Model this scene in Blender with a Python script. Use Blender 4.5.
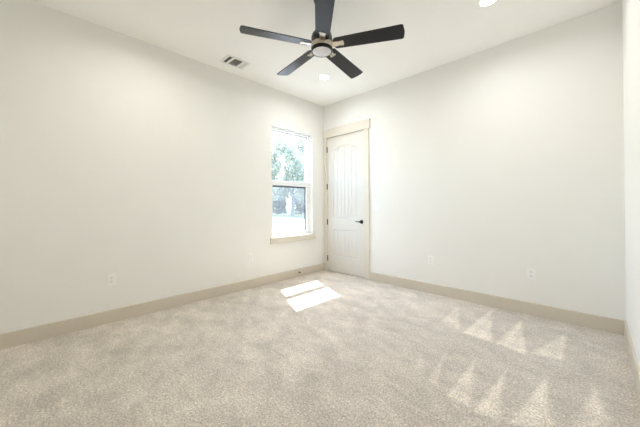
import bpy, bmesh, math, random
from mathutils import Vector, Matrix, noise

# ------------------------------------------------------------------ clean
for o in list(bpy.data.objects):
    bpy.data.objects.remove(o)
SC = bpy.context.scene
COL = SC.collection
PI = math.pi

# ------------------------------------------------------------------ camera
W, H, LEN = 3.785, 3.05, 4.35           # room width (x), height, length (towards -y)
cam_data = bpy.data.cameras.new('camera')
cam_data.sensor_width = 36.0
cam_data.lens = 278.54 / 640 * 36
cam_data.shift_y = -9.765 / 640
cam_data.clip_start = 0.02
cam_data.clip_end = 400
cam = bpy.data.objects.new('camera', cam_data)
COL.objects.link(cam)
yaw, pitch, roll = math.radians(44.506), math.radians(0.426), math.radians(-0.346)
fwd = Vector((-math.sin(yaw) * math.cos(pitch), math.cos(yaw) * math.cos(pitch), math.sin(pitch)))
right = Vector((math.cos(yaw), math.sin(yaw), 0))
up = right.cross(fwd)
r2 = math.cos(roll) * right + math.sin(roll) * up
u2 = -math.sin(roll) * right + math.cos(roll) * up
m = Matrix((r2, u2, -fwd)).transposed().to_4x4()
m.translation = Vector((3.584, -3.761, 1.195))
cam.matrix_world = m
SC.camera = cam

# ------------------------------------------------------------------ world, sun, exposure
SKY, HAZE, SUN, LAMP = 2.4, 0.6, 30.0, 10.2
world = bpy.data.worlds.new('sky')
SC.world = world
world.use_nodes = True
wn, wl = world.node_tree.nodes, world.node_tree.links
wn.clear()
w_out = wn.new('ShaderNodeOutputWorld')
w_bg = wn.new('ShaderNodeBackground')
w_sky = wn.new('ShaderNodeTexSky')
w_sky.sky_type = 'NISHITA'
w_sky.sun_disc = False
w_sky.sun_elevation = math.radians(60)
w_sky.sun_rotation = math.radians(-66)
w_mul = wn.new('ShaderNodeVectorMath'); w_mul.operation = 'MULTIPLY_ADD'
w_mul.inputs[1].default_value = (SKY, SKY, SKY)
w_mul.inputs[2].default_value = (HAZE, HAZE * 1.03, HAZE * 1.08)
wl.new(w_sky.outputs[0], w_mul.inputs[0])
wl.new(w_mul.outputs[0], w_bg.inputs[0])
wl.new(w_bg.outputs[0], w_out.inputs[0])

sun_d = bpy.data.lights.new('sun', 'SUN')
sun_d.energy = SUN
sun_d.angle = math.radians(0.6)
sun_d.color = (1.0, 0.98, 0.95)
sun = bpy.data.objects.new('sun', sun_d)
COL.objects.link(sun)
sun.location = (-6, 3, 12)
sun.rotation_euler = Vector((1, -0.44, -1.85)).to_track_quat('-Z', 'Y').to_euler()

# two unseen rear ceiling lamps, assumed and added as fill to brighten the room
for x, y, k in ((0.85, -2.95, 0.92), (2.93, -2.95, 0.5)):
    ld = bpy.data.lights.new('rear_fill_lamp', 'AREA')
    ld.shape = 'DISK'; ld.size = 0.13; ld.energy = LAMP * k; ld.color = (1.0, 0.96, 0.87); ld.spread = math.radians(165)
    lo = bpy.data.objects.new('rear_fill_lamp', ld)
    COL.objects.link(lo)
    lo.location = (x, y, H - 0.012)

vs = SC.view_settings
vs.view_transform = 'Standard'
vs.look = 'None'
vs.gamma = 1.0
vs.use_curve_mapping = False
vs.exposure = -0.04
SC.cycles.use_denoising = True
SC.cycles.max_bounces = 14
SC.cycles.diffuse_bounces = 10
SC.cycles.transparent_max_bounces = 16
SC.cycles.sample_clamp_indirect = 8.0
SC.cycles.caustics_reflective = False
SC.cycles.caustics_refractive = False

# ------------------------------------------------------------------ materials
def mat(name, col, rough=0.6, metal=0.0, spec=0.5):
    mt = bpy.data.materials.new(name)
    mt.use_nodes = True
    b = mt.node_tree.nodes['Principled BSDF']
    b.inputs['Base Color'].default_value = (*col, 1)
    b.inputs['Roughness'].default_value = rough
    b.inputs['Metallic'].default_value = metal
    b.inputs['Specular IOR Level'].default_value = spec
    return mt

def add_noise(mt, scale, amount, bump=0.0, bscale=None, bdist=0.002):
    """mottle a material's own colour a little and give it a fine relief"""
    nt = mt.node_tree; b = nt.nodes['Principled BSDF']
    tc = nt.nodes.new('ShaderNodeTexCoord')
    col = tuple(b.inputs['Base Color'].default_value)[:3]
    if amount:
        n = nt.nodes.new('ShaderNodeTexNoise')
        n.inputs['Scale'].default_value = scale
        n.inputs['Detail'].default_value = 4
        nt.links.new(tc.outputs['Object'], n.inputs['Vector'])
        r = nt.nodes.new('ShaderNodeValToRGB')
        r.color_ramp.elements[0].position = 0.3
        r.color_ramp.elements[1].position = 0.7
        r.color_ramp.elements[0].color = (*[c * (1 - amount) for c in col], 1)
        r.color_ramp.elements[1].color = (*[min(1, c * (1 + amount)) for c in col], 1)
        nt.links.new(n.outputs['Fac'], r.inputs[0])
        nt.links.new(r.outputs[0], b.inputs['Base Color'])
    if bump:
        n2 = nt.nodes.new('ShaderNodeTexNoise')
        n2.inputs['Scale'].default_value = bscale or scale
        n2.inputs['Detail'].default_value = 3
        nt.links.new(tc.outputs['Object'], n2.inputs['Vector'])
        bp = nt.nodes.new('ShaderNodeBump')
        bp.inputs['Strength'].default_value = bump
        bp.inputs['Distance'].default_value = bdist
        nt.links.new(n2.outputs['Fac'], bp.inputs['Height'])
        nt.links.new(bp.outputs[0], b.inputs['Normal'])
    return mt

M_WALL = add_noise(mat('wall_paint', (0.855, 0.85, 0.822), 0.75, spec=0.25), 3, 0.008, 0.12, 110)
M_CEIL = add_noise(mat('ceiling_paint', (0.93, 0.925, 0.90), 0.85, spec=0.2), 3, 0.008, 0.12, 110)
M_TRIM = add_noise(mat('beige_trim_paint', (0.63, 0.575, 0.485), 0.4), 6, 0.015)
M_CASING = add_noise(mat('cream_trim_paint', (0.725, 0.68, 0.595), 0.5, spec=0.3), 6, 0.01)
M_DOOR = add_noise(mat('door_paint', (0.715, 0.695, 0.645), 0.6, spec=0.25), 6, 0.008)
M_VINYL = mat('white_vinyl', (0.85, 0.86, 0.87), 0.35)
M_BRONZE = mat('dark_bronze', (0.016, 0.014, 0.012), 0.5, 0.0, 0.3)
M_BLACK = mat('black_metal', (0.012, 0.012, 0.013), 0.35, 0.3)
M_NICKEL = add_noise(mat('brushed_nickel', (0.56, 0.51, 0.43), 0.33, 1.0), 40, 0.05)
M_PLASTIC = mat('white_plastic', (0.89, 0.89, 0.88), 0.35)
M_SLOT = mat('dark_slot', (0.03, 0.03, 0.03), 0.6)
M_VENTW = mat('white_enamel', (0.82, 0.81, 0.78), 0.4)
M_DUCT = mat('grey_duct', (0.09, 0.09, 0.085), 0.7)
M_STEEL = mat('spring_steel', (0.22, 0.17, 0.10), 0.35, 0.9)
M_RUBBER = mat('white_rubber', (0.75, 0.73, 0.68), 0.6)
M_GASKET = mat('grey_screen_frame', (0.07, 0.075, 0.085), 0.5)

# fan blade: dark charcoal wood grain with a satin sheen
M_BLADE = mat('charcoal_blade', (0.011, 0.011, 0.014), 0.32, spec=0.28)
add_noise(M_BLADE, 30, 0.25)

# frosted lens, lit lens
def emit(name, col, strength, base=(0.8, 0.8, 0.8)):
    mt = mat(name, base, 0.4)
    b = mt.node_tree.nodes['Principled BSDF']
    b.inputs['Emission Color'].default_value = (*col, 1)
    b.inputs['Emission Strength'].default_value = strength
    return mt
M_LAMP = emit('lit_lens', (0.97, 0.98, 0.985), 22.0)
M_LENS = add_noise(mat('frosted_lens', (0.74, 0.74, 0.78), 0.3), 25, 0.06)

def mat_glass():
    mt = bpy.data.materials.new('window_glass')
    mt.use_nodes = True
    nt = mt.node_tree; nt.nodes.clear()
    out = nt.nodes.new('ShaderNodeOutputMaterial')
    tr = nt.nodes.new('ShaderNodeBsdfTransparent'); tr.inputs[0].default_value = (0.93, 0.95, 0.945, 1)
    gl = nt.nodes.new('ShaderNodeBsdfGlossy'); gl.inputs['Roughness'].default_value = 0.02
    lw = nt.nodes.new('ShaderNodeLayerWeight'); lw.inputs[0].default_value = 0.5
    pw = nt.nodes.new('ShaderNodeMath'); pw.operation = 'POWER'; pw.inputs[1].default_value = 5
    fr = nt.nodes.new('ShaderNodeMath'); fr.operation = 'MULTIPLY_ADD'; fr.inputs[1].default_value = 0.5; fr.inputs[2].default_value = 0.03
    nt.links.new(lw.outputs['Facing'], pw.inputs[0]); nt.links.new(pw.outputs[0], fr.inputs[0])
    mx = nt.nodes.new('ShaderNodeMixShader')
    nt.links.new(fr.outputs[0], mx.inputs[0]); nt.links.new(tr.outputs[0], mx.inputs[1]); nt.links.new(gl.outputs[0], mx.inputs[2])
    nt.links.new(mx.outputs[0], out.inputs[0])
    return mt
M_GLASS = mat_glass()

def mat_screen():
    mt = bpy.data.materials.new('insect_mesh')
    mt.use_nodes = True
    nt = mt.node_tree; nt.nodes.clear()
    out = nt.nodes.new('ShaderNodeOutputMaterial')
    tr = nt.nodes.new('ShaderNodeBsdfTransparent')
    dd = nt.nodes.new('ShaderNodeBsdfDiffuse'); dd.inputs[0].default_value = (0.2, 0.21, 0.23, 1)
    dt = nt.nodes.new('ShaderNodeBsdfTranslucent'); dt.inputs[0].default_value = (0.14, 0.15, 0.165, 1)
    df = nt.nodes.new('ShaderNodeMixShader')
    nt.links.new(dd.outputs[0], df.inputs[1]); nt.links.new(dt.outputs[0], df.inputs[2])
    mx = nt.nodes.new('ShaderNodeMixShader'); mx.inputs[0].default_value = 0.45
    nt.links.new(tr.outputs[0], mx.inputs[1]); nt.links.new(df.outputs[0], mx.inputs[2])
    nt.links.new(mx.outputs[0], out.inputs[0])
    return mt
M_SCREEN = mat_screen()

def mat_carpet():
    mt = mat('carpet', (0.5, 0.44, 0.36), 0.95, spec=0.1)
    nt = mt.node_tree; N = nt.nodes.new; L = nt.links.new
    b = nt.nodes['Principled BSDF']
    b.inputs['Sheen Weight'].default_value = 0.15
    b.inputs['Sheen Roughness'].default_value = 0.5
    tc = N('ShaderNodeTexCoord')
    def ns(scale, detail, rough=0.5):
        n = N('ShaderNodeTexNoise'); n.inputs['Scale'].default_value = scale
        n.inputs['Detail'].default_value = detail; n.inputs['Roughness'].default_value = rough
        L(tc.outputs['Object'], n.inputs['Vector']); return n
    def ramp(src, p0, p1, c0, c1):
        r = N('ShaderNodeMapRange'); r.inputs[1].default_value = p0; r.inputs[2].default_value = p1
        r.inputs[3].default_value = c0; r.inputs[4].default_value = c1
        L(src, r.inputs[0]); return r.outputs[0]
    def math_(op, a, c):
        n = N('ShaderNodeMath'); n.operation = op
        for i, v in enumerate((a, c)):
            if isinstance(v, (int, float)): n.inputs[i].default_value = v
            else: L(v, n.inputs[i])
        return n.outputs[0]
    tuft = ramp(ns(92, 2, 0.7).outputs['Fac'], 0.3, 0.7, 0.66, 1.34)     # twisted tufts
    clump = ramp(ns(38, 3, 0.6).outputs['Fac'], 0.3, 0.7, 0.90, 1.10)
    pn = ns(5.0, 7, 0.72)
    mp = N('ShaderNodeMapping'); mp.inputs['Rotation'].default_value = (0, 0, 0.6); mp.inputs['Scale'].default_value = (0.8, 1.3, 1)
    L(tc.outputs['Object'], mp.inputs['Vector']); L(mp.outputs[0], pn.inputs['Vector']); pn.inputs['Distortion'].default_value = 0.6
    patch = ramp(pn.outputs['Fac'], 0.36, 0.64, 0.87, 1.12)  # trodden patches
    at = N('ShaderNodeAttribute'); at.attribute_name = 'pile'
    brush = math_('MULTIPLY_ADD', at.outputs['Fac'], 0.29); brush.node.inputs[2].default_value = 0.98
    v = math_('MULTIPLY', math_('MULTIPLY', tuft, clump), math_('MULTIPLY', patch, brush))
    mixc = N('ShaderNodeMix'); mixc.data_type = 'RGBA'
    L(ramp(ns(85, 1).outputs['Fac'], 0.35, 0.65, 0, 1), mixc.inputs['Factor'])
    mixc.inputs['A'].default_value = (0.55, 0.487, 0.415, 1)
    mixc.inputs['B'].default_value = (0.69, 0.64, 0.58, 1)
    vm = N('ShaderNodeVectorMath'); vm.operation = 'SCALE'
    L(mixc.outputs['Result'], vm.inputs[0]); L(v, vm.inputs['Scale'])
    L(vm.outputs[0], b.inputs['Base Color'])
    bp = N('ShaderNodeBump'); bp.inputs['Strength'].default_value = 0.6; bp.inputs['Distance'].default_value = 0.006
    L(math_('ADD', tuft, math_('MULTIPLY', clump, 1.5)), bp.inputs['Height'])
    L(bp.outputs[0], b.inputs['Normal'])
    return mt
M_CARPET = mat_carpet()

def mat_leaf(name, c, trans):
    mt = bpy.data.materials.new(name)
    mt.use_nodes = True
    nt = mt.node_tree; nt.nodes.clear()
    out = nt.nodes.new('ShaderNodeOutputMaterial')
    tc = nt.nodes.new('ShaderNodeTexCoord')
    n = nt.nodes.new('ShaderNodeTexNoise'); n.inputs['Scale'].default_value = 1.1
    nt.links.new(tc.outputs['Object'], n.inputs['Vector'])
    r = nt.nodes.new('ShaderNodeValToRGB')
    r.color_ramp.elements[0].position = 0.35; r.color_ramp.elements[1].position = 0.65
    r.color_ramp.elements[0].color = (*[v * 0.75 for v in c], 1); r.color_ramp.elements[1].color = (*[v * 1.3 for v in c], 1)
    nt.links.new(n.outputs['Fac'], r.inputs[0])
    d = nt.nodes.new('ShaderNodeBsdfDiffuse'); t = nt.nodes.new('ShaderNodeBsdfTranslucent')
    nt.links.new(r.outputs[0], d.inputs[0]); nt.links.new(r.outputs[0], t.inputs[0])
    mx = nt.nodes.new('ShaderNodeMixShader'); mx.inputs[0].default_value = trans
    nt.links.new(d.outputs[0], mx.inputs[1]); nt.links.new(t.outputs[0], mx.inputs[2])
    nt.links.new(mx.outputs[0], out.inputs[0])
    return mt
M_LEAF = mat_leaf('leaf', (0.40, 0.42, 0.36), 0.5)
M_SHRUBLEAF = mat_leaf('shrub_leaf', (0.15, 0.17, 0.14), 0.4)
M_BARK = add_noise(mat('bark', (0.20, 0.19, 0.18), 0.9), 5, 0.3)
M_LAWN = add_noise(mat('dry_lawn', (0.16, 0.18, 0.10), 0.95), 0.6, 0.3, 0.6, 8, 0.05)
M_GRAVEL = add_noise(mat('pale_gravel', (0.30, 0.295, 0.285), 0.95), 2, 0.08, 0.4, 30, 0.02)

# ------------------------------------------------------------------ mesh helpers
def box(bm, x0, x1, y0, y1, z0, z1, bevel=0.0, seg=2):
    r = bmesh.ops.create_cube(bm, size=1)
    vsx = r['verts']
    for v in vsx:
        v.co = Vector((x0 + (v.co.x + .5) * (x1 - x0), y0 + (v.co.y + .5) * (y1 - y0), z0 + (v.co.z + .5) * (z1 - z0)))
    if bevel:
        es = {e for v in vsx for e in v.link_edges}
        bmesh.ops.bevel(bm, geom=list(es), offset=bevel, segments=seg, profile=0.5, affect='EDGES')

def lathe(bm, prof, n=40, c=(0, 0, 0), axis='z'):
    """revolve (radius, height) pairs"""
    rings = []
    for r, h in prof:
        ring = []
        for i in range(n):
            a = 2 * PI * i / n
            p = (r * math.cos(a), r * math.sin(a), h)
            if axis == 'x': p = (h, r * math.cos(a), r * math.sin(a))
            elif axis == 'y': p = (r * math.sin(a), h, r * math.cos(a))
            ring.append(bm.verts.new((p[0] + c[0], p[1] + c[1], p[2] + c[2])))
        rings.append(ring)
    for a, b in zip(rings, rings[1:]):
        for i in range(n):
            j = (i + 1) % n
            bm.faces.new((a[i], a[j], b[j], b[i]))
    for ring in (rings[0], rings[-1]):
        bm.faces.new(ring)

def tube(bm, pts, rad, n=10, caps=True):
    """round bar along points; rad is a number or one radius per point"""
    if not isinstance(rad, (list, tuple)): rad = [rad] * len(pts)
    pts = [Vector(p) for p in pts]
    rings = []; prev = None
    for i, p in enumerate(pts):
        d = (pts[min(i + 1, len(pts) - 1)] - pts[max(i - 1, 0)]).normalized()
        if prev is None:
            u = d.orthogonal().normalized()
        else:
            u = (prev - d * prev.dot(d)).normalized()
        prev = u
        v = d.cross(u)
        rings.append([bm.verts.new(p + (u * math.cos(2 * PI * k / n) + v * math.sin(2 * PI * k / n)) * rad[i]) for k in range(n)])
    for a, b in zip(rings, rings[1:]):
        for k in range(n):
            j = (k + 1) % n
            bm.faces.new((a[k], a[j], b[j], b[k]))
    if caps:
        bm.faces.new(rings[0]); bm.faces.new(rings[-1])

def prism(bm, pts, z0, z1, bevel=0.0):
    """closed outline in xy, extruded in z"""
    lo = [bm.verts.new((x, y, z0)) for x, y in pts]
    hi = [bm.verts.new((x, y, z1)) for x, y in pts]
    n = len(pts)
    fs = [bm.faces.new(lo[::-1]), bm.faces.new(hi)]
    for i in range(n):
        fs.append(bm.faces.new((lo[i], lo[(i + 1) % n], hi[(i + 1) % n], hi[i])))
    if bevel:
        es = set(fs[0].edges) | set(fs[1].edges)
        bmesh.ops.bevel(bm, geom=list(es), offset=bevel, segments=2, profile=0.5, affect='EDGES')

def obj(name, bm, material, parent=None, loc=None, rot=None, smooth=False, angle=35):
    bmesh.ops.recalc_face_normals(bm, faces=bm.faces[:])
    me = bpy.data.meshes.new(name)
    bm.to_mesh(me); bm.free()
    me.materials.append(material)
    if smooth:
        for p in me.polygons: p.use_smooth = True
        try: me.set_sharp_from_angle(angle=math.radians(angle))
        except Exception: pass
    o = bpy.data.objects.new(name, me)
    COL.objects.link(o)
    if parent: o.parent = parent
    if loc: o.location = loc
    if rot: o.rotation_euler = rot
    return o

def empty(name, loc, rot=(0, 0, 0)):
    o = bpy.data.objects.new(name, None)
    o.empty_display_size = 0.1
    COL.objects.link(o); o.location = loc; o.rotation_euler = rot
    return o

def tag(o, label=None, cat=None, group=None, kind=None):
    if label: o['label'] = label
    if cat: o['category'] = cat
    if group: o['group'] = group
    if kind: o['kind'] = kind
    return o

def struct(o, label, cat):
    return tag(o, label, cat, kind='structure')

def copy_tree(o, parent=None):
    c = o.copy(); COL.objects.link(c); c.parent = parent
    for ch in list(o.children):
        copy_tree(ch, c)
    return c

# ------------------------------------------------------------------ floor: carpet with brushed wedges of pile
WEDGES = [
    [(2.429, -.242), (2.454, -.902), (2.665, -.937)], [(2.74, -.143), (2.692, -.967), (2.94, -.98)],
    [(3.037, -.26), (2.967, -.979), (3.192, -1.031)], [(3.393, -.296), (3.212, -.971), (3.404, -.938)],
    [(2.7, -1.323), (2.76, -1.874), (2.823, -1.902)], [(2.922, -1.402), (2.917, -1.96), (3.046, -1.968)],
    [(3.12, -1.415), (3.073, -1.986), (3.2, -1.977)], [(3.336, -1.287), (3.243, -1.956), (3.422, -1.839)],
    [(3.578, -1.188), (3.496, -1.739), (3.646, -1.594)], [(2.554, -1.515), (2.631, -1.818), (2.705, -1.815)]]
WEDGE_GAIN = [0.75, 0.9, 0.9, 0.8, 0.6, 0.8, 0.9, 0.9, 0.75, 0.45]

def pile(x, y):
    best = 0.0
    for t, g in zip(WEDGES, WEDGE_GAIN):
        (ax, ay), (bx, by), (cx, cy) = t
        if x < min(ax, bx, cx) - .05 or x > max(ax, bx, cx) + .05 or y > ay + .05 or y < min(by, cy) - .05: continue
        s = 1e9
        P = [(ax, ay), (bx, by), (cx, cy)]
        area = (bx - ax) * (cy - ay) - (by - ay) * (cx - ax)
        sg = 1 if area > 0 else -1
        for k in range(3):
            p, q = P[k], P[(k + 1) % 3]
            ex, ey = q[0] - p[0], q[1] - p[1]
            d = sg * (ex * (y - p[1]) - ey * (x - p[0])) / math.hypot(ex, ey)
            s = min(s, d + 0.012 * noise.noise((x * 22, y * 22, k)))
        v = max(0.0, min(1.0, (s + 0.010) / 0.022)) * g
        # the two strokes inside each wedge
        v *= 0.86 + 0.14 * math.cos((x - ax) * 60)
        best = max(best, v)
    # flatter brushed pile in the middle of the room, soft diagonal strokes elsewhere
    s = noise.noise((x * 1.1 + y * 0.5, (y - x) * 2.4, 3.1)) * 0.5 + noise.noise((x * 3.2 - y, (y + x * .6) * 6, 8.3)) * 0.45
    s += noise.noise((x * 9 - y * 5, (y + x * .8) * 13, 2.2)) * 0.25
    fade = max(0.0, min(1.0, (2.7 - x) / 0.8)) * (1 - best)
    back = max(0.0, min(1.0, (y + 1.05) / 0.1)) * max(0.0, min(1.0, (2.9 - x) / 0.8)) * 0.35
    return best * 1.25 + max(s * fade, -0.4) + back * (1 - best) - 0.12 * (1 - fade) * (1 - best)

def build_floor():
    nx, ny = 250, 292
    x0, x1, y0, y1 = 0.0, W, -LEN, 0.06
    me = bpy.data.meshes.new('floor')
    verts, faces, val = [], [], []
    for j in range(ny + 1):
        for i in range(nx + 1):
            x = x0 + (x1 - x0) * i / nx; y = y0 + (y1 - y0) * j / ny
            verts.append((x, y, 0)); val.append(pile(x, y))
    for j in range(ny):
        for i in range(nx):
            a = j * (nx + 1) + i
            faces.append((a, a + 1, a + nx + 2, a + nx + 1))
    me.from_pydata(verts, [], faces)
    at = me.attributes.new('pile', 'FLOAT', 'POINT')
    at.data.foreach_set('value', val)
    me.materials.append(M_CARPET)
    o = bpy.data.objects.new('floor', me)
    COL.objects.link(o)
    return struct(o, 'beige speckled cut pile carpet with brushed wedge marks', 'floor')
build_floor()

# ------------------------------------------------------------------ ceiling and walls
bm = bmesh.new(); box(bm, -0.15, W + 0.12, -LEN - 0.12, 0.12, H, H + 0.15)
struct(obj('ceiling', bm, M_CEIL), 'plain off white flat ceiling', 'ceiling')

WY0, WY1, WZ0, WZ1 = -1.19, -0.31, 0.685, 2.467      # window opening in the left wall
DX0, DX1, DZ1 = 0.082, 0.906, 2.445                   # door opening in the back wall
TW = 0.15
bm = bmesh.new()
box(bm, -TW, 0, -LEN, WY0, -0.2, H); box(bm, -TW, 0, WY1, 0.12, -0.2, H)
box(bm, -TW, 0, WY0, WY1, -0.2, WZ0); box(bm, -TW, 0, WY0, WY1, WZ1, H)
bmesh.ops.remove_doubles(bm, verts=bm.verts[:], dist=1e-4)
struct(obj('wall_left', bm, M_WALL), 'cream painted wall with the window in it', 'wall')
bm = bmesh.new()
box(bm, 0, DX0, 0, 0.12, -0.2, H); box(bm, DX1, W, 0, 0.12, -0.2, H); box(bm, DX0, DX1, 0, 0.12, DZ1, H)
box(bm, DX0, DX1, 0.06, 0.12, -0.2, DZ1)
struct(obj('wall_back', bm, M_WALL), 'off white wall with the panel door in its left end', 'wall')
bm = bmesh.new(); box(bm, W, W + 0.12, -LEN, 0.12, -0.2, H)
struct(obj('wall_right', bm, M_WALL), 'off white wall along the right edge', 'wall')
bm = bmesh.new(); box(bm, -TW, W + 0.12, -LEN - 0.12, -LEN, -0.2, H)
struct(obj('wall_front', bm, M_WALL), 'off white wall behind the viewer', 'wall')

# baseboards: flat board with an eased top edge
BH, BT = 0.133, 0.016
def base_profile(bm, along, a0, a1, wallpos, sgn):
    pts = [(0, 0), (BT, 0), (BT, BH - 0.006), (BT - 0.003, BH - 0.001), (BT - 0.006, BH), (0, BH)]
    A, B = [], []
    for d, z in pts:
        if along == 'y':
            A.append(bm.verts.new((wallpos + sgn * d, a0, z))); B.append(bm.verts.new((wallpos + sgn * d, a1, z)))
        else:
            A.append(bm.verts.new((a0, wallpos + sgn * d, z))); B.append(bm.verts.new((a1, wallpos + sgn * d, z)))
    n = len(pts)
    for i in range(n):
        bm.faces.new((A[i], A[(i + 1) % n], B[(i + 1) % n], B[i]))
    bm.faces.new(A); bm.faces.new(B)
bm = bmesh.new(); base_profile(bm, 'y', -LEN, 0, 0, 1)
struct(obj('baseboard_left', bm, M_TRIM), 'beige baseboard under the window wall', 'baseboard')
bm = bmesh.new(); base_profile(bm, 'x', 1.008, W - BT, 0, -1)
struct(obj('baseboard_back', bm, M_TRIM), 'beige baseboard right of the door', 'baseboard')
bm = bmesh.new(); base_profile(bm, 'y', -LEN, 0, W, -1)
struct(obj('baseboard_right', bm, M_TRIM), 'beige baseboard along the right edge', 'baseboard')

# ------------------------------------------------------------------ door casing
trim = empty('trim_1', (0, 0, 0)); struct(trim, 'cream door casing with a wide flat head board', 'trim')
CT = 0.019
bm = bmesh.new(); box(bm, 0.018, DX0 - 0.004, -CT, 0, 0, DZ1, 0.002); obj('side_casing', bm, M_CASING, trim)
bm = bmesh.new(); box(bm, DX1 + 0.004, 1.008, -CT, 0, 0, DZ1, 0.002); obj('side_casing', bm, M_CASING, trim)
bm = bmesh.new()
box(bm, 0.0, 1.034, -CT - 0.008, 0, DZ1 - 0.004, 2.592, 0.002)
obj('head_casing', bm, M_CASING, trim)

# ------------------------------------------------------------------ door: two-panel arched plank door, relief modelled
SX0, SX1, SZ0, SZ1 = DX0 + 0.003, DX1 - 0.003, 0.012, DZ1 - 0.003
PX0, PX1 = 0.216, 0.756
def door_depth(x, z):
    def prof(s):          # s: distance inside the panel's edge
        if s <= 0: return 0.0
        if s < 0.010: return 0.011 * (s / 0.010)
        if s < 0.020: return 0.011
        if s < 0.034: return 0.011 - 0.006 * (s - 0.020) / 0.014
        return 0.005
    cx = (PX0 + PX1) / 2; hw = (PX1 - PX0) / 2
    # lower panel
    s1 = min(x - PX0, PX1 - x, z - 0.285, 0.772 - z)
    # upper panel with a shallow arched top
    u = (x - cx) / hw
    top = 2.195 + 0.062 * max(0, 1 - u * u)
    s2 = min(x - PX0, PX1 - x, z - 0.985, top - z)
    s = max(s1, s2)
    d = prof(s)
    if s > 0.034:
        pw = (PX1 - PX0 - 0.068) / 6
        k = (x - PX0 - 0.034) / pw
        g = abs(k - round(k)) * pw
        if 0 < round(k) < 6: d += 0.008 * max(0, 1 - g / 0.009)
    return d
nx, nz = 200, 300
bm = bmesh.new()
grid = []
for j in range(nz + 1):
    z = SZ0 + (SZ1 - SZ0) * j / nz
    row = []
    for i in range(nx + 1):
        x = SX0 + (SX1 - SX0) * i / nx
        row.append(bm.verts.new((x, 0.004 + door_depth(x, z), z)))
    grid.append(row)
for j in range(nz):
    for i in range(nx):
        bm.faces.new((grid[j][i], grid[j][i + 1], grid[j + 1][i + 1], grid[j + 1][i]))
yb = 0.045
back = [bm.verts.new((SX0, yb, SZ0)), bm.verts.new((SX1, yb, SZ0)), bm.verts.new((SX1, yb, SZ1)), bm.verts.new((SX0, yb, SZ1))]
bm.faces.new(back)
bm.faces.new([back[0]] + [grid[0][i] for i in range(nx + 1)] + [back[1]])
bm.faces.new([back[3]] + [grid[nz][i] for i in range(nx + 1)] + [back[2]])
bm.faces.new([back[0]] + [grid[j][0] for j in range(nz + 1)] + [back[3]])
bm.faces.new([back[1]] + [grid[j][nx] for j in range(nz + 1)] + [back[2]])
door = obj('door_1', bm, M_DOOR)
struct(door, 'cream two panel plank door with arched upper panel, closed', 'door')
for z in (2.225, 1.545, 0.90, 0.235):
    bm = bmesh.new()
    lathe(bm, [(0.0065, -0.052), (0.0075, -0.048), (0.0075, 0.048), (0.0065, 0.052)], 14, (DX0 + 0.001, -0.0075, z))
    box(bm, DX0 - 0.003, DX0 + 0.005, -0.003, 0.003, z - 0.05, z + 0.05)
    tag(obj('hinge', bm, M_BRONZE, door, smooth=True), 'dark bronze hinge')
hx, hz = 0.846, 0.925
bm = bmesh.new()
lathe(bm, [(0.030, 0.005), (0.033, 0.0), (0.033, -0.006), (0.028, -0.012), (0.012, -0.014), (0.012, -0.05), (0.014, -0.056), (0.010, -0.062)], 28, (hx, 0.003, hz), 'y')
hd = obj('door_handle', bm, M_BLACK, door, smooth=True)
tag(hd, 'dark bronze lever handle on a round rose')
bm = bmesh.new()
lv = [(hx + 0.004, -0.050, hz), (hx - 0.02, -0.053, hz + 0.003), (hx - 0.04, -0.055, hz + 0.002), (hx - 0.06, -0.054, hz + 0.002), (hx - 0.08, -0.051, hz + 0.007), (hx - 0.09, -0.048, hz + 0.012)]
tube(bm, lv, [0.010, 0.009, 0.008, 0.0075, 0.007, 0.005], 12)
obj('lever', bm, M_BLACK, hd, smooth=True)

# ------------------------------------------------------------------ window: white single-hung with outside screen
win = empty('window_1', (-0.09, (WY0 + WY1) / 2, WZ0)); struct(win, 'white vinyl single hung window facing trees', 'window')
wo = Vector(win.location)
def wobj(name, bm, mt, parent=win, **k):
    o = obj(name, bm, mt, parent, **k)
    o.location = -wo if parent is win else Vector((0, 0, 0))
    return o
FX0, FX1 = -0.145, -0.06
GY0, GY1 = -1.125, -0.405
def ring(bm, xa, xb, y0, y1, z0, z1, ws, wt, wb, bev=0.003):
    box(bm, xa, xb, y0, y0 + ws, z0, z1, bev); box(bm, xa, xb, y1 - ws, y1, z0, z1, bev)
    box(bm, xa, xb, y0 + ws, y1 - ws, z1 - wt, z1, bev); box(bm, xa, xb, y0 + ws, y1 - ws, z0, z0 + wb, bev)
bm = bmesh.new(); ring(bm, FX0, FX1, WY0, WY1, WZ0, WZ1, 0.036, 0.036, 0.036)
wobj('window_frame', bm, M_VINYL)
RZ0, RZ1 = 1.532, 1.614
bm = bmesh.new(); ring(bm, -0.135, -0.108, WY0 + 0.034, WY1 - 0.034, RZ0 + 0.002, WZ1 - 0.034, 0.026, 0.026, 0.075)
up_s = wobj('upper_sash', bm, M_VINYL)
bm = bmesh.new(); ring(bm, -0.102, -0.072, WY0 + 0.034, WY1 - 0.034, WZ0 + 0.034, RZ1 - 0.002, 0.034, 0.078, 0.045)
lo_s = wobj('lower_sash', bm, M_VINYL)
bm = bmesh.new(); box(bm, -0.124, -0.119, GY0 - 0.01, GY1 + 0.01, RZ0 + 0.07, WZ1 - 0.055)
wobj('glass_pane', bm, M_GLASS, up_s)
bm = bmesh.new(); box(bm, -0.090, -0.085, GY0 - 0.005, GY1 + 0.005, WZ0 + 0.075, RZ0 + 0.012)
wobj('glass_pane', bm, M_GLASS, lo_s)
bm = bmesh.new(); ring(bm, -0.144, -0.136, WY0 + 0.037, WY1 - 0.037, WZ0 + 0.037, RZ0 + 0.012, 0.028, 0.034, 0.02, 0.001)
sc = wobj('insect_screen', bm, M_GASKET); tag(sc, 'dark grey framed insect screen')
bm = bmesh.new()
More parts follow.
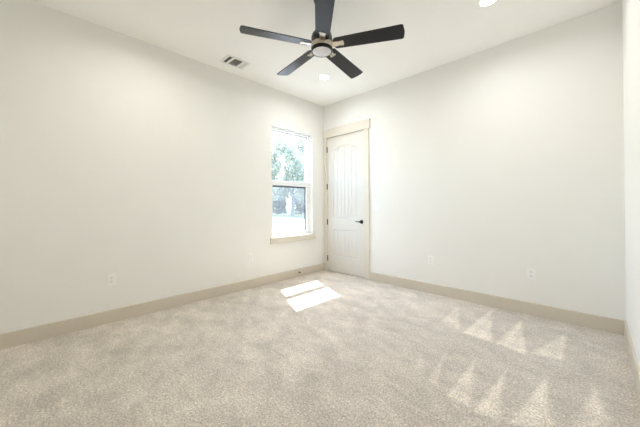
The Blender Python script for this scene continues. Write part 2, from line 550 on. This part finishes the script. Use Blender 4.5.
vv = [bm.verts.new(c) for c in ((-0.140, WY0 + 0.05, WZ0 + 0.05), (-0.140, WY1 - 0.05, WZ0 + 0.05), (-0.140, WY1 - 0.05, RZ0), (-0.140, WY0 + 0.05, RZ0))]
bm.faces.new(vv); wobj('screen_mesh', bm, M_SCREEN, sc)
bm = bmesh.new(); box(bm, -0.072, -0.058, -0.79, -0.72, RZ1 - 0.03, RZ1 - 0.005, 0.003)
tag(wobj('sash_lock', bm, M_VINYL), 'small white sash lock')

bm = bmesh.new()
box(bm, -0.06, 0.0, WY0, WY1, WZ0 - 0.004, WZ0 + 0.015, 0.0)
box(bm, 0.0, 0.030, -1.225, -0.262, WZ0 - 0.004, WZ0 + 0.015, 0.003)
box(bm, 0.0, 0.029, -1.222, -0.263, 0.604, WZ0 - 0.004, 0.002)
struct(obj('trim_2', bm, M_CASING), 'cream sill and apron board under the window', 'trim')

# ------------------------------------------------------------------ outlets and switch
def wall_plate(name, loc, rotz, label, cat, group=None, switch=False):
    root = empty(name, loc, (0, 0, rotz))           # local: plate in xz, facing -y
    tag(root, label, cat, group)
    bm = bmesh.new(); box(bm, -0.0375, 0.0375, -0.006, 0, -0.06, 0.06, 0.003); obj('cover_plate', bm, M_PLASTIC, root)
    if switch:
        bm = bmesh.new(); box(bm, -0.016, 0.016, -0.0085, -0.006, -0.033, 0.033, 0.0015)
        r = obj('rocker', bm, M_PLASTIC, root, rot=(0, 0, 0))
    else:
        for s in (1, -1):
            bm = bmesh.new(); lathe(bm, [(0.0165, -0.006), (0.0165, -0.0085), (0.0155, -0.009)], 24, (0, 0, s * 0.020), 'y')
            rc = obj('receptacle', bm, M_PLASTIC, root)
            bm = bmesh.new()
            for dx, hh in ((-0.0062, 0.0045), (0.0062, 0.0036)):
                box(bm, dx - 0.0014, dx + 0.0014, -0.0094, -0.0085, s * 0.020 + 0.003 - hh, s * 0.020 + 0.003 + hh)
            lathe(bm, [(0.0026, -0.0085), (0.0026, -0.0094)], 12, (0, 0, s * 0.020 - 0.008), 'y')
            tag(obj('slots', bm, M_SLOT, rc), 'dark plug slots')
    for zz in ((0.048, -0.048) if switch else (0.0,)):
        bm = bmesh.new()
        lathe(bm, [(0.003, -0.006), (0.0025, -0.0072)], 12, (0, 0, zz), 'y')
        obj('screw', bm, M_PLASTIC, root)
    return root
wall_plate('wall_outlet', (0, -3.215, 0.441), PI / 2, 'white wall outlet low on the left wall, far left of the window', 'outlet', 'wall outlets')
wall_plate('wall_outlet', (0, -1.566, 0.447), PI / 2, 'white wall outlet low on the left wall, just left of the window sill', 'outlet', 'wall outlets')
wall_plate('wall_outlet', (1.996, 0, 0.447), 0, 'white wall outlet low on the back wall, nearer the door', 'outlet', 'wall outlets')
wall_plate('wall_outlet', (3.094, 0, 0.443), 0, 'white wall outlet low on the back wall, nearer the right corner', 'outlet', 'wall outlets')
wall_plate('light_switch', (1.13, 0, 1.176), 0, 'white rocker light switch right of the door', 'light switch', switch=True)

# ------------------------------------------------------------------ door stop on the left baseboard
ds = empty('door_stop', (BT, -0.648, 0.074))
tag(ds, 'dark spring door stop with pale tip on the baseboard below the window', 'door stop')
bm = bmesh.new(); lathe(bm, [(0.014, 0.0), (0.014, 0.003), (0.008, 0.008), (0.0075, 0.012)], 20, (0, 0, 0), 'x'); obj('base', bm, M_BRONZE, ds, smooth=True)
bm = bmesh.new()
tube(bm, [(0.008 + 0.055 * t / 120, 0.0065 * math.cos(t / 120 * 12 * 2 * PI), 0.0065 * math.sin(t / 120 * 12 * 2 * PI)) for t in range(121)], 0.0017, 6)
obj('spring', bm, M_STEEL, ds, smooth=True)
bm = bmesh.new(); lathe(bm, [(0.006, 0.058), (0.0085, 0.060), (0.0085, 0.072), (0.006, 0.076)], 20, (0, 0, 0), 'x'); tag(obj('tip', bm, M_RUBBER, ds, smooth=True), 'pale rubber tip')

# ------------------------------------------------------------------ recessed ceiling lights
def downlight(loc):
    root = empty('recessed_light', loc)
    bm = bmesh.new(); lathe(bm, [(0.066, -0.002), (0.068, -0.006), (0.080, -0.005), (0.085, -0.001), (0.085, 0.0), (0.066, 0.0)], 40)
    obj('trim_ring', bm, M_VENTW, root, smooth=True)
    bm = bmesh.new(); lathe(bm, [(0.066, -0.0005), (0.064, -0.004), (0.05, -0.0055), (0.02, -0.006)], 40)
    tag(obj('lens', bm, M_LAMP, root, smooth=True), 'glowing white lens')
    ld = bpy.data.lights.new('lamp_beam', 'AREA')
    ld.shape = 'DISK'; ld.size = 0.12; ld.energy = LAMP; ld.color = (0.97, 0.985, 0.98); ld.spread = math.radians(165)
    lo = bpy.data.objects.new('lamp_beam', ld); COL.objects.link(lo); lo.parent = root; lo.location = (0, 0, -0.008)
    return root
tag(downlight((0.834, -0.855, H)), 'lit recessed ceiling light below the fan, nearest the window corner', 'ceiling light', 'recessed ceiling lights')
tag(downlight((2.92, -0.895, H)), 'lit recessed ceiling light right of the fan, cut by the top edge', 'ceiling light', 'recessed ceiling lights')

# ------------------------------------------------------------------ ceiling register
vent = empty('ceiling_vent', (0.312, -1.967, H))
tag(vent, 'white ceiling air register with grey louvers left of the fan', 'vent')
bm = bmesh.new()
ox, oy = 0.115, 0.155
ys = [-0.128, -0.086, -0.056, 0.056, 0.086, 0.128]
box(bm, -ox, -0.088, -oy, oy, -0.008, 0, 0.002); box(bm, 0.088, ox, -oy, oy, -0.008, 0, 0.002)
for a, b in ((-oy, ys[0]), (ys[1], ys[2]), (ys[3], ys[4]), (ys[5], oy)):
    box(bm, -0.088, 0.088, a, b, -0.008, 0, 0.001)
obj('register_frame', bm, M_VENTW, vent)
bm = bmesh.new(); box(bm, -0.088, 0.088, ys[0], ys[5], -0.0015, -0.0005); tag(obj('duct_opening', bm, M_DUCT, vent), 'dark duct opening')
def slat(x0, x1, yc, tilt, length_axis, xc=0):
    bm = bmesh.new()
    box(bm, x0, x1, -0.0055, 0.0055, -0.0005, 0.0005)
    bmesh.ops.rotate(bm, verts=bm.verts[:], cent=(0, 0, 0), matrix=Matrix.Rotation(tilt, 3, 'X'))
    if length_axis == 'y':
        bmesh.ops.rotate(bm, verts=bm.verts[:], cent=(0, 0, 0), matrix=Matrix.Rotation(PI / 2, 3, 'Z'))
    bmesh.ops.translate(bm, verts=bm.verts[:], vec=(xc, yc, -0.0062))
    obj('louver', bm, M_VENTW, vent)
for k in range(3): slat(-0.087, 0.087, -0.120 + 0.014 * k, math.radians(50), 'x')
for k in range(3): slat(-0.087, 0.087, 0.093 + 0.014 * k, math.radians(-50), 'x')
for k in range(11): slat(-0.055, 0.055, 0, math.radians(50), 'y', -0.080 + 0.016 * k)

# ------------------------------------------------------------------ ceiling fan
FZ = 2.62
fan = empty('ceiling_fan', (1.873, -1.985, H))
tag(fan, 'five blade dark charcoal ceiling fan with nickel hub and round light', 'ceiling fan')
dz = FZ - H
bm = bmesh.new(); lathe(bm, [(0.075, 0.0), (0.075, -0.012), (0.066, -0.04), (0.045, -0.058), (0.018, -0.062)], 36)
obj('canopy', bm, M_BLACK, fan, smooth=True)
bm = bmesh.new(); tube(bm, [(0, 0, -0.05), (0, 0, dz + 0.13)], 0.0125, 16); obj('downrod', bm, M_BLACK, fan, smooth=True)
bm = bmesh.new(); lathe(bm, [(0.022, dz + 0.17), (0.03, dz + 0.15), (0.06, dz + 0.125), (0.084, dz + 0.10), (0.093, dz + 0.07), (0.093, dz + 0.022), (0.088, dz + 0.012)], 48)
obj('motor_housing', bm, M_BLACK, fan, smooth=True)
bm = bmesh.new(); lathe(bm, [(0.086, dz + 0.018), (0.096, dz + 0.010), (0.098, dz - 0.016), (0.092, dz - 0.026), (0.086, dz - 0.03)], 48)
tag(obj('hub_band', bm, M_NICKEL, fan, smooth=True), 'brushed nickel hub band')
bm = bmesh.new(); lathe(bm, [(0.086, dz - 0.024), (0.094, dz - 0.030), (0.095, dz - 0.048), (0.091, dz - 0.058), (0.084, dz - 0.058), (0.083, dz - 0.046)], 48)
lr = obj('light_ring', bm, M_BLACK, fan, smooth=True)
bm = bmesh.new(); lathe(bm, [(0.084, dz - 0.048), (0.082, dz - 0.058), (0.066, dz - 0.064), (0.04, dz - 0.068), (0.012, dz - 0.07)], 48)
tag(obj('lens', bm, M_LENS, lr, smooth=True), 'frosted white light lens')
def blade_outline():
    r0, r1, w0, w1, rc = 0.125, 0.705, 0.060, 0.073, 0.016
    pts = [(r0, -w0), (r1 - 0.030 - rc, -w1)]
    def corner(cx, cy, a0, a1):
        return [(cx + rc * math.cos(a0 + (a1 - a0) * i / 6), cy + rc * math.sin(a0 + (a1 - a0) * i / 6)) for i in range(7)]
    pts += corner(r1 - rc - 0.010, -w1 + rc, -PI / 2, 0)[0:]
    pts += [(r1 + 0.001, 0.0)]
    pts += corner(r1 - rc - 0.004, w1 - rc, 0, PI / 2)
    pts += [(r0, w0), (r0 - 0.02, w0 * 0.6), (r0 - 0.02, -w0 * 0.6)]
    return pts
for k in range(5):
    a = math.radians(28.3 + 72 * k)
    rot = Matrix.Rotation(a, 3, 'Z') @ Matrix.Rotation(math.radians(-12), 3, 'X')
    bm = bmesh.new(); prism(bm, blade_outline(), -0.004, 0.004, 0.0015)
    b = obj('blade', bm, M_BLADE, fan, loc=(0, 0, dz), rot=rot.to_euler())
    bm = bmesh.new()
    prism(bm, [(0.085, -0.028), (0.135, -0.026), (0.160, -0.020), (0.178, -0.022), (0.190, -0.030), (0.198, -0.018), (0.198, 0.018), (0.190, 0.030), (0.178, 0.022), (0.160, 0.020), (0.135, 0.026), (0.085, 0.028)], -0.011, -0.0045, 0.0015)
    for sx in (0.150, 0.184):
        lathe(bm, [(0.006, -0.011), (0.005, -0.0135)], 12, (sx, 0, 0))
    tag(obj('blade_iron', bm, M_NICKEL, b), 'brushed nickel blade bracket')

# ------------------------------------------------------------------ outdoors: drive, lawn, trees
rnd = random.Random(7)
GZ = -0.2
VD = Vector((-0.774, 0.634, 0)); VL = Vector((0.634, 0.774, 0))
C0 = Vector((3.584, -3.761, 0))
def strip(name, d0, d1, mt, z, label, cat):
    bm = bmesh.new()
    pts = [C0 + VD * d + VL * s for d, s in ((d0, -60), (d0, 60), (d1, 60), (d1, -60))]
    lo = [bm.verts.new((p.x, p.y, z - 0.3)) for p in pts]; hi = [bm.verts.new((p.x, p.y, z)) for p in pts]
    bm.faces.new(hi); bm.faces.new(lo[::-1])
    for i in range(4): bm.faces.new((lo[i], lo[(i + 1) % 4], hi[(i + 1) % 4], hi[i]))
    struct(obj(name, bm, mt), label, cat)
strip('driveway', 5.0, 29, M_GRAVEL, GZ, 'sunlit pale gravel ground outside the window', 'driveway')
strip('lawn', 29, 110, M_LAWN, GZ, 'strip of grass in front of the trees', 'lawn')

def leaf_cloud(bm, blobs, n, size, r):
    for _ in range(n):
        c, rad = blobs[r.randrange(len(blobs))]
        v = Vector((r.gauss(0, 1), r.gauss(0, 1), r.gauss(0, 1))).normalized() * (r.random() ** 0.45)
        p = Vector(c) + Vector((v.x * rad[0], v.y * rad[1], v.z * rad[2]))
        q = Vector((r.gauss(0, 1), r.gauss(0, 1), r.gauss(0, 1))).normalized()
        u = q.orthogonal().normalized(); w = q.cross(u)
        s = size * (0.6 + r.random() * 0.8)
        # a folded spray of leaf: two faces bent along the midrib
        a = p - u * s; d = p + u * s
        l = p + w * s * 0.55 + q * s * 0.25; k = p - w * s * 0.55 + q * s * 0.25
        va, vd, vl, vk = bm.verts.new(a), bm.verts.new(d), bm.verts.new(l), bm.verts.new(k)
        bm.faces.new((va, vd, vl)); bm.faces.new((vd, va, vk))

def make_tree(seed, height, label, group):
    r = random.Random(seed)
    root = empty('tree', (0, 0, GZ)); tag(root, label, 'tree', group)
    bm = bmesh.new()
    th = height * 0.45
    lean = (r.uniform(-.5, .5), r.uniform(-.5, .5))
    tp = [(lean[0] * t * t + .08 * math.sin(t * 7), lean[1] * t * t, th * t * 1.3) for t in (0, .25, .5, .75, 1)]
    tube(bm, tp, [0.24, 0.2, 0.17, 0.13, 0.08], 10)
    blobs = []
    for k in range(15):
        a = 2 * PI * k / 15 * 4 + r.uniform(-.3, .3); t = r.uniform(0.3, 0.8)
        s = Vector((lean[0] * t * t, lean[1] * t * t, th * t * 1.3))
        e = Vector((math.cos(a) * r.uniform(1.1, 1.8), math.sin(a) * r.uniform(1.1, 1.8), height * (0.17 + 0.045 * ((k * 7) % 15)) + r.uniform(0, 0.6)))
        mid = (s + e) / 2 + Vector((0, 0, -0.3))
        tube(bm, [s, mid, e], [0.09, 0.06, 0.025], 7)
        blobs.append((e, (1.15, 1.15, 1.1)))
    blobs += [((lean[0], lean[1], height - 1.3), (1.5, 1.5, 1.3)), ((lean[0], lean[1], height * .7), (1.9, 1.9, 1.8))]
    obj('trunk', bm, M_BARK, root, smooth=True)
    bm = bmesh.new(); leaf_cloud(bm, blobs, 5400, 0.15, r)
    obj('foliage', bm, M_LEAF, root)
    return root
G_T = 'trees beyond the drive'
TL = 'leafy green tree beyond the pale drive, seen through the window'
protos = [make_tree(11, 11.5, TL, G_T), make_tree(23, 10.2, TL, G_T), make_tree(37, 12.5, TL, G_T)]
spots = [(38, -7.2, 0, 0.2), (38, 0.3, 1, 1.1), (38, 7.4, 2, 2.3), (46, -3.7, 2, 4.0), (46, 3.8, 0, 5.2),
         (54.5, -7.3, 1, 3.1), (54.5, -1.0, 2, 2.9), (54.5, 7.4, 0, 2.0), (63, -3.8, 0, 1.4), (63, 3.8, 1, 4.4),
         (74, -7.2, 1, 0.9), (74, -2.4, 2, 1.9), (74, 2.4, 0, 2.6), (74, 7.2, 1, 5.1)]
used = set()
for d, s, k, rz in spots:
    t = protos[k] if k not in used else copy_tree(protos[k])
    used.add(k)
    p = C0 + VD * d + VL * s
    t.location = (p.x, p.y, GZ); t.rotation_euler = (0, 0, rz)
    g = (1.22, 1.2, 1.25)[k] if d < 70 else 0.74
    t.scale = (g, g, g)

def make_shrub(seed):
    r = random.Random(seed)
    root = empty('shrub', (0, 0, GZ))
    tag(root, 'low dark shrub in the undergrowth beneath the trees outside', 'shrub', 'undergrowth beneath the trees')
    bm = bmesh.new()
    for k in range(6):
        a = k * 1.05; tube(bm, [(0, 0, 0), (math.cos(a) * .3, math.sin(a) * .3, .8), (math.cos(a) * .8, math.sin(a) * .8, 1.7)], [0.035, 0.025, 0.012], 6)
    obj('stem', bm, M_BARK, root)
    bm = bmesh.new()
    leaf_cloud(bm, [((r.uniform(-.7, .7), r.uniform(-.7, .7), r.uniform(.5, 2.1)), (.8, .8, .65)) for _ in range(7)], 1300, 0.13, r)
    obj('foliage', bm, M_SHRUBLEAF, root)
    return root
sp = [(42, -5.6), (42.4, -1.9), (41.6, 1.7), (42.2, 5.3), (50.2, -5.2), (50.5, -1.5), (50.1, 2.6)]
s0 = make_shrub(5)
for i, (d, s) in enumerate(sp):
    t = s0 if i == 0 else copy_tree(s0)
    p = C0 + VD * d + VL * s
    t.location = (p.x, p.y, GZ); t.rotation_euler = (0, 0, i * 1.3); k = 0.9 + 0.25 * ((i * 37) % 5) / 4
    t.scale = (k, k, k)
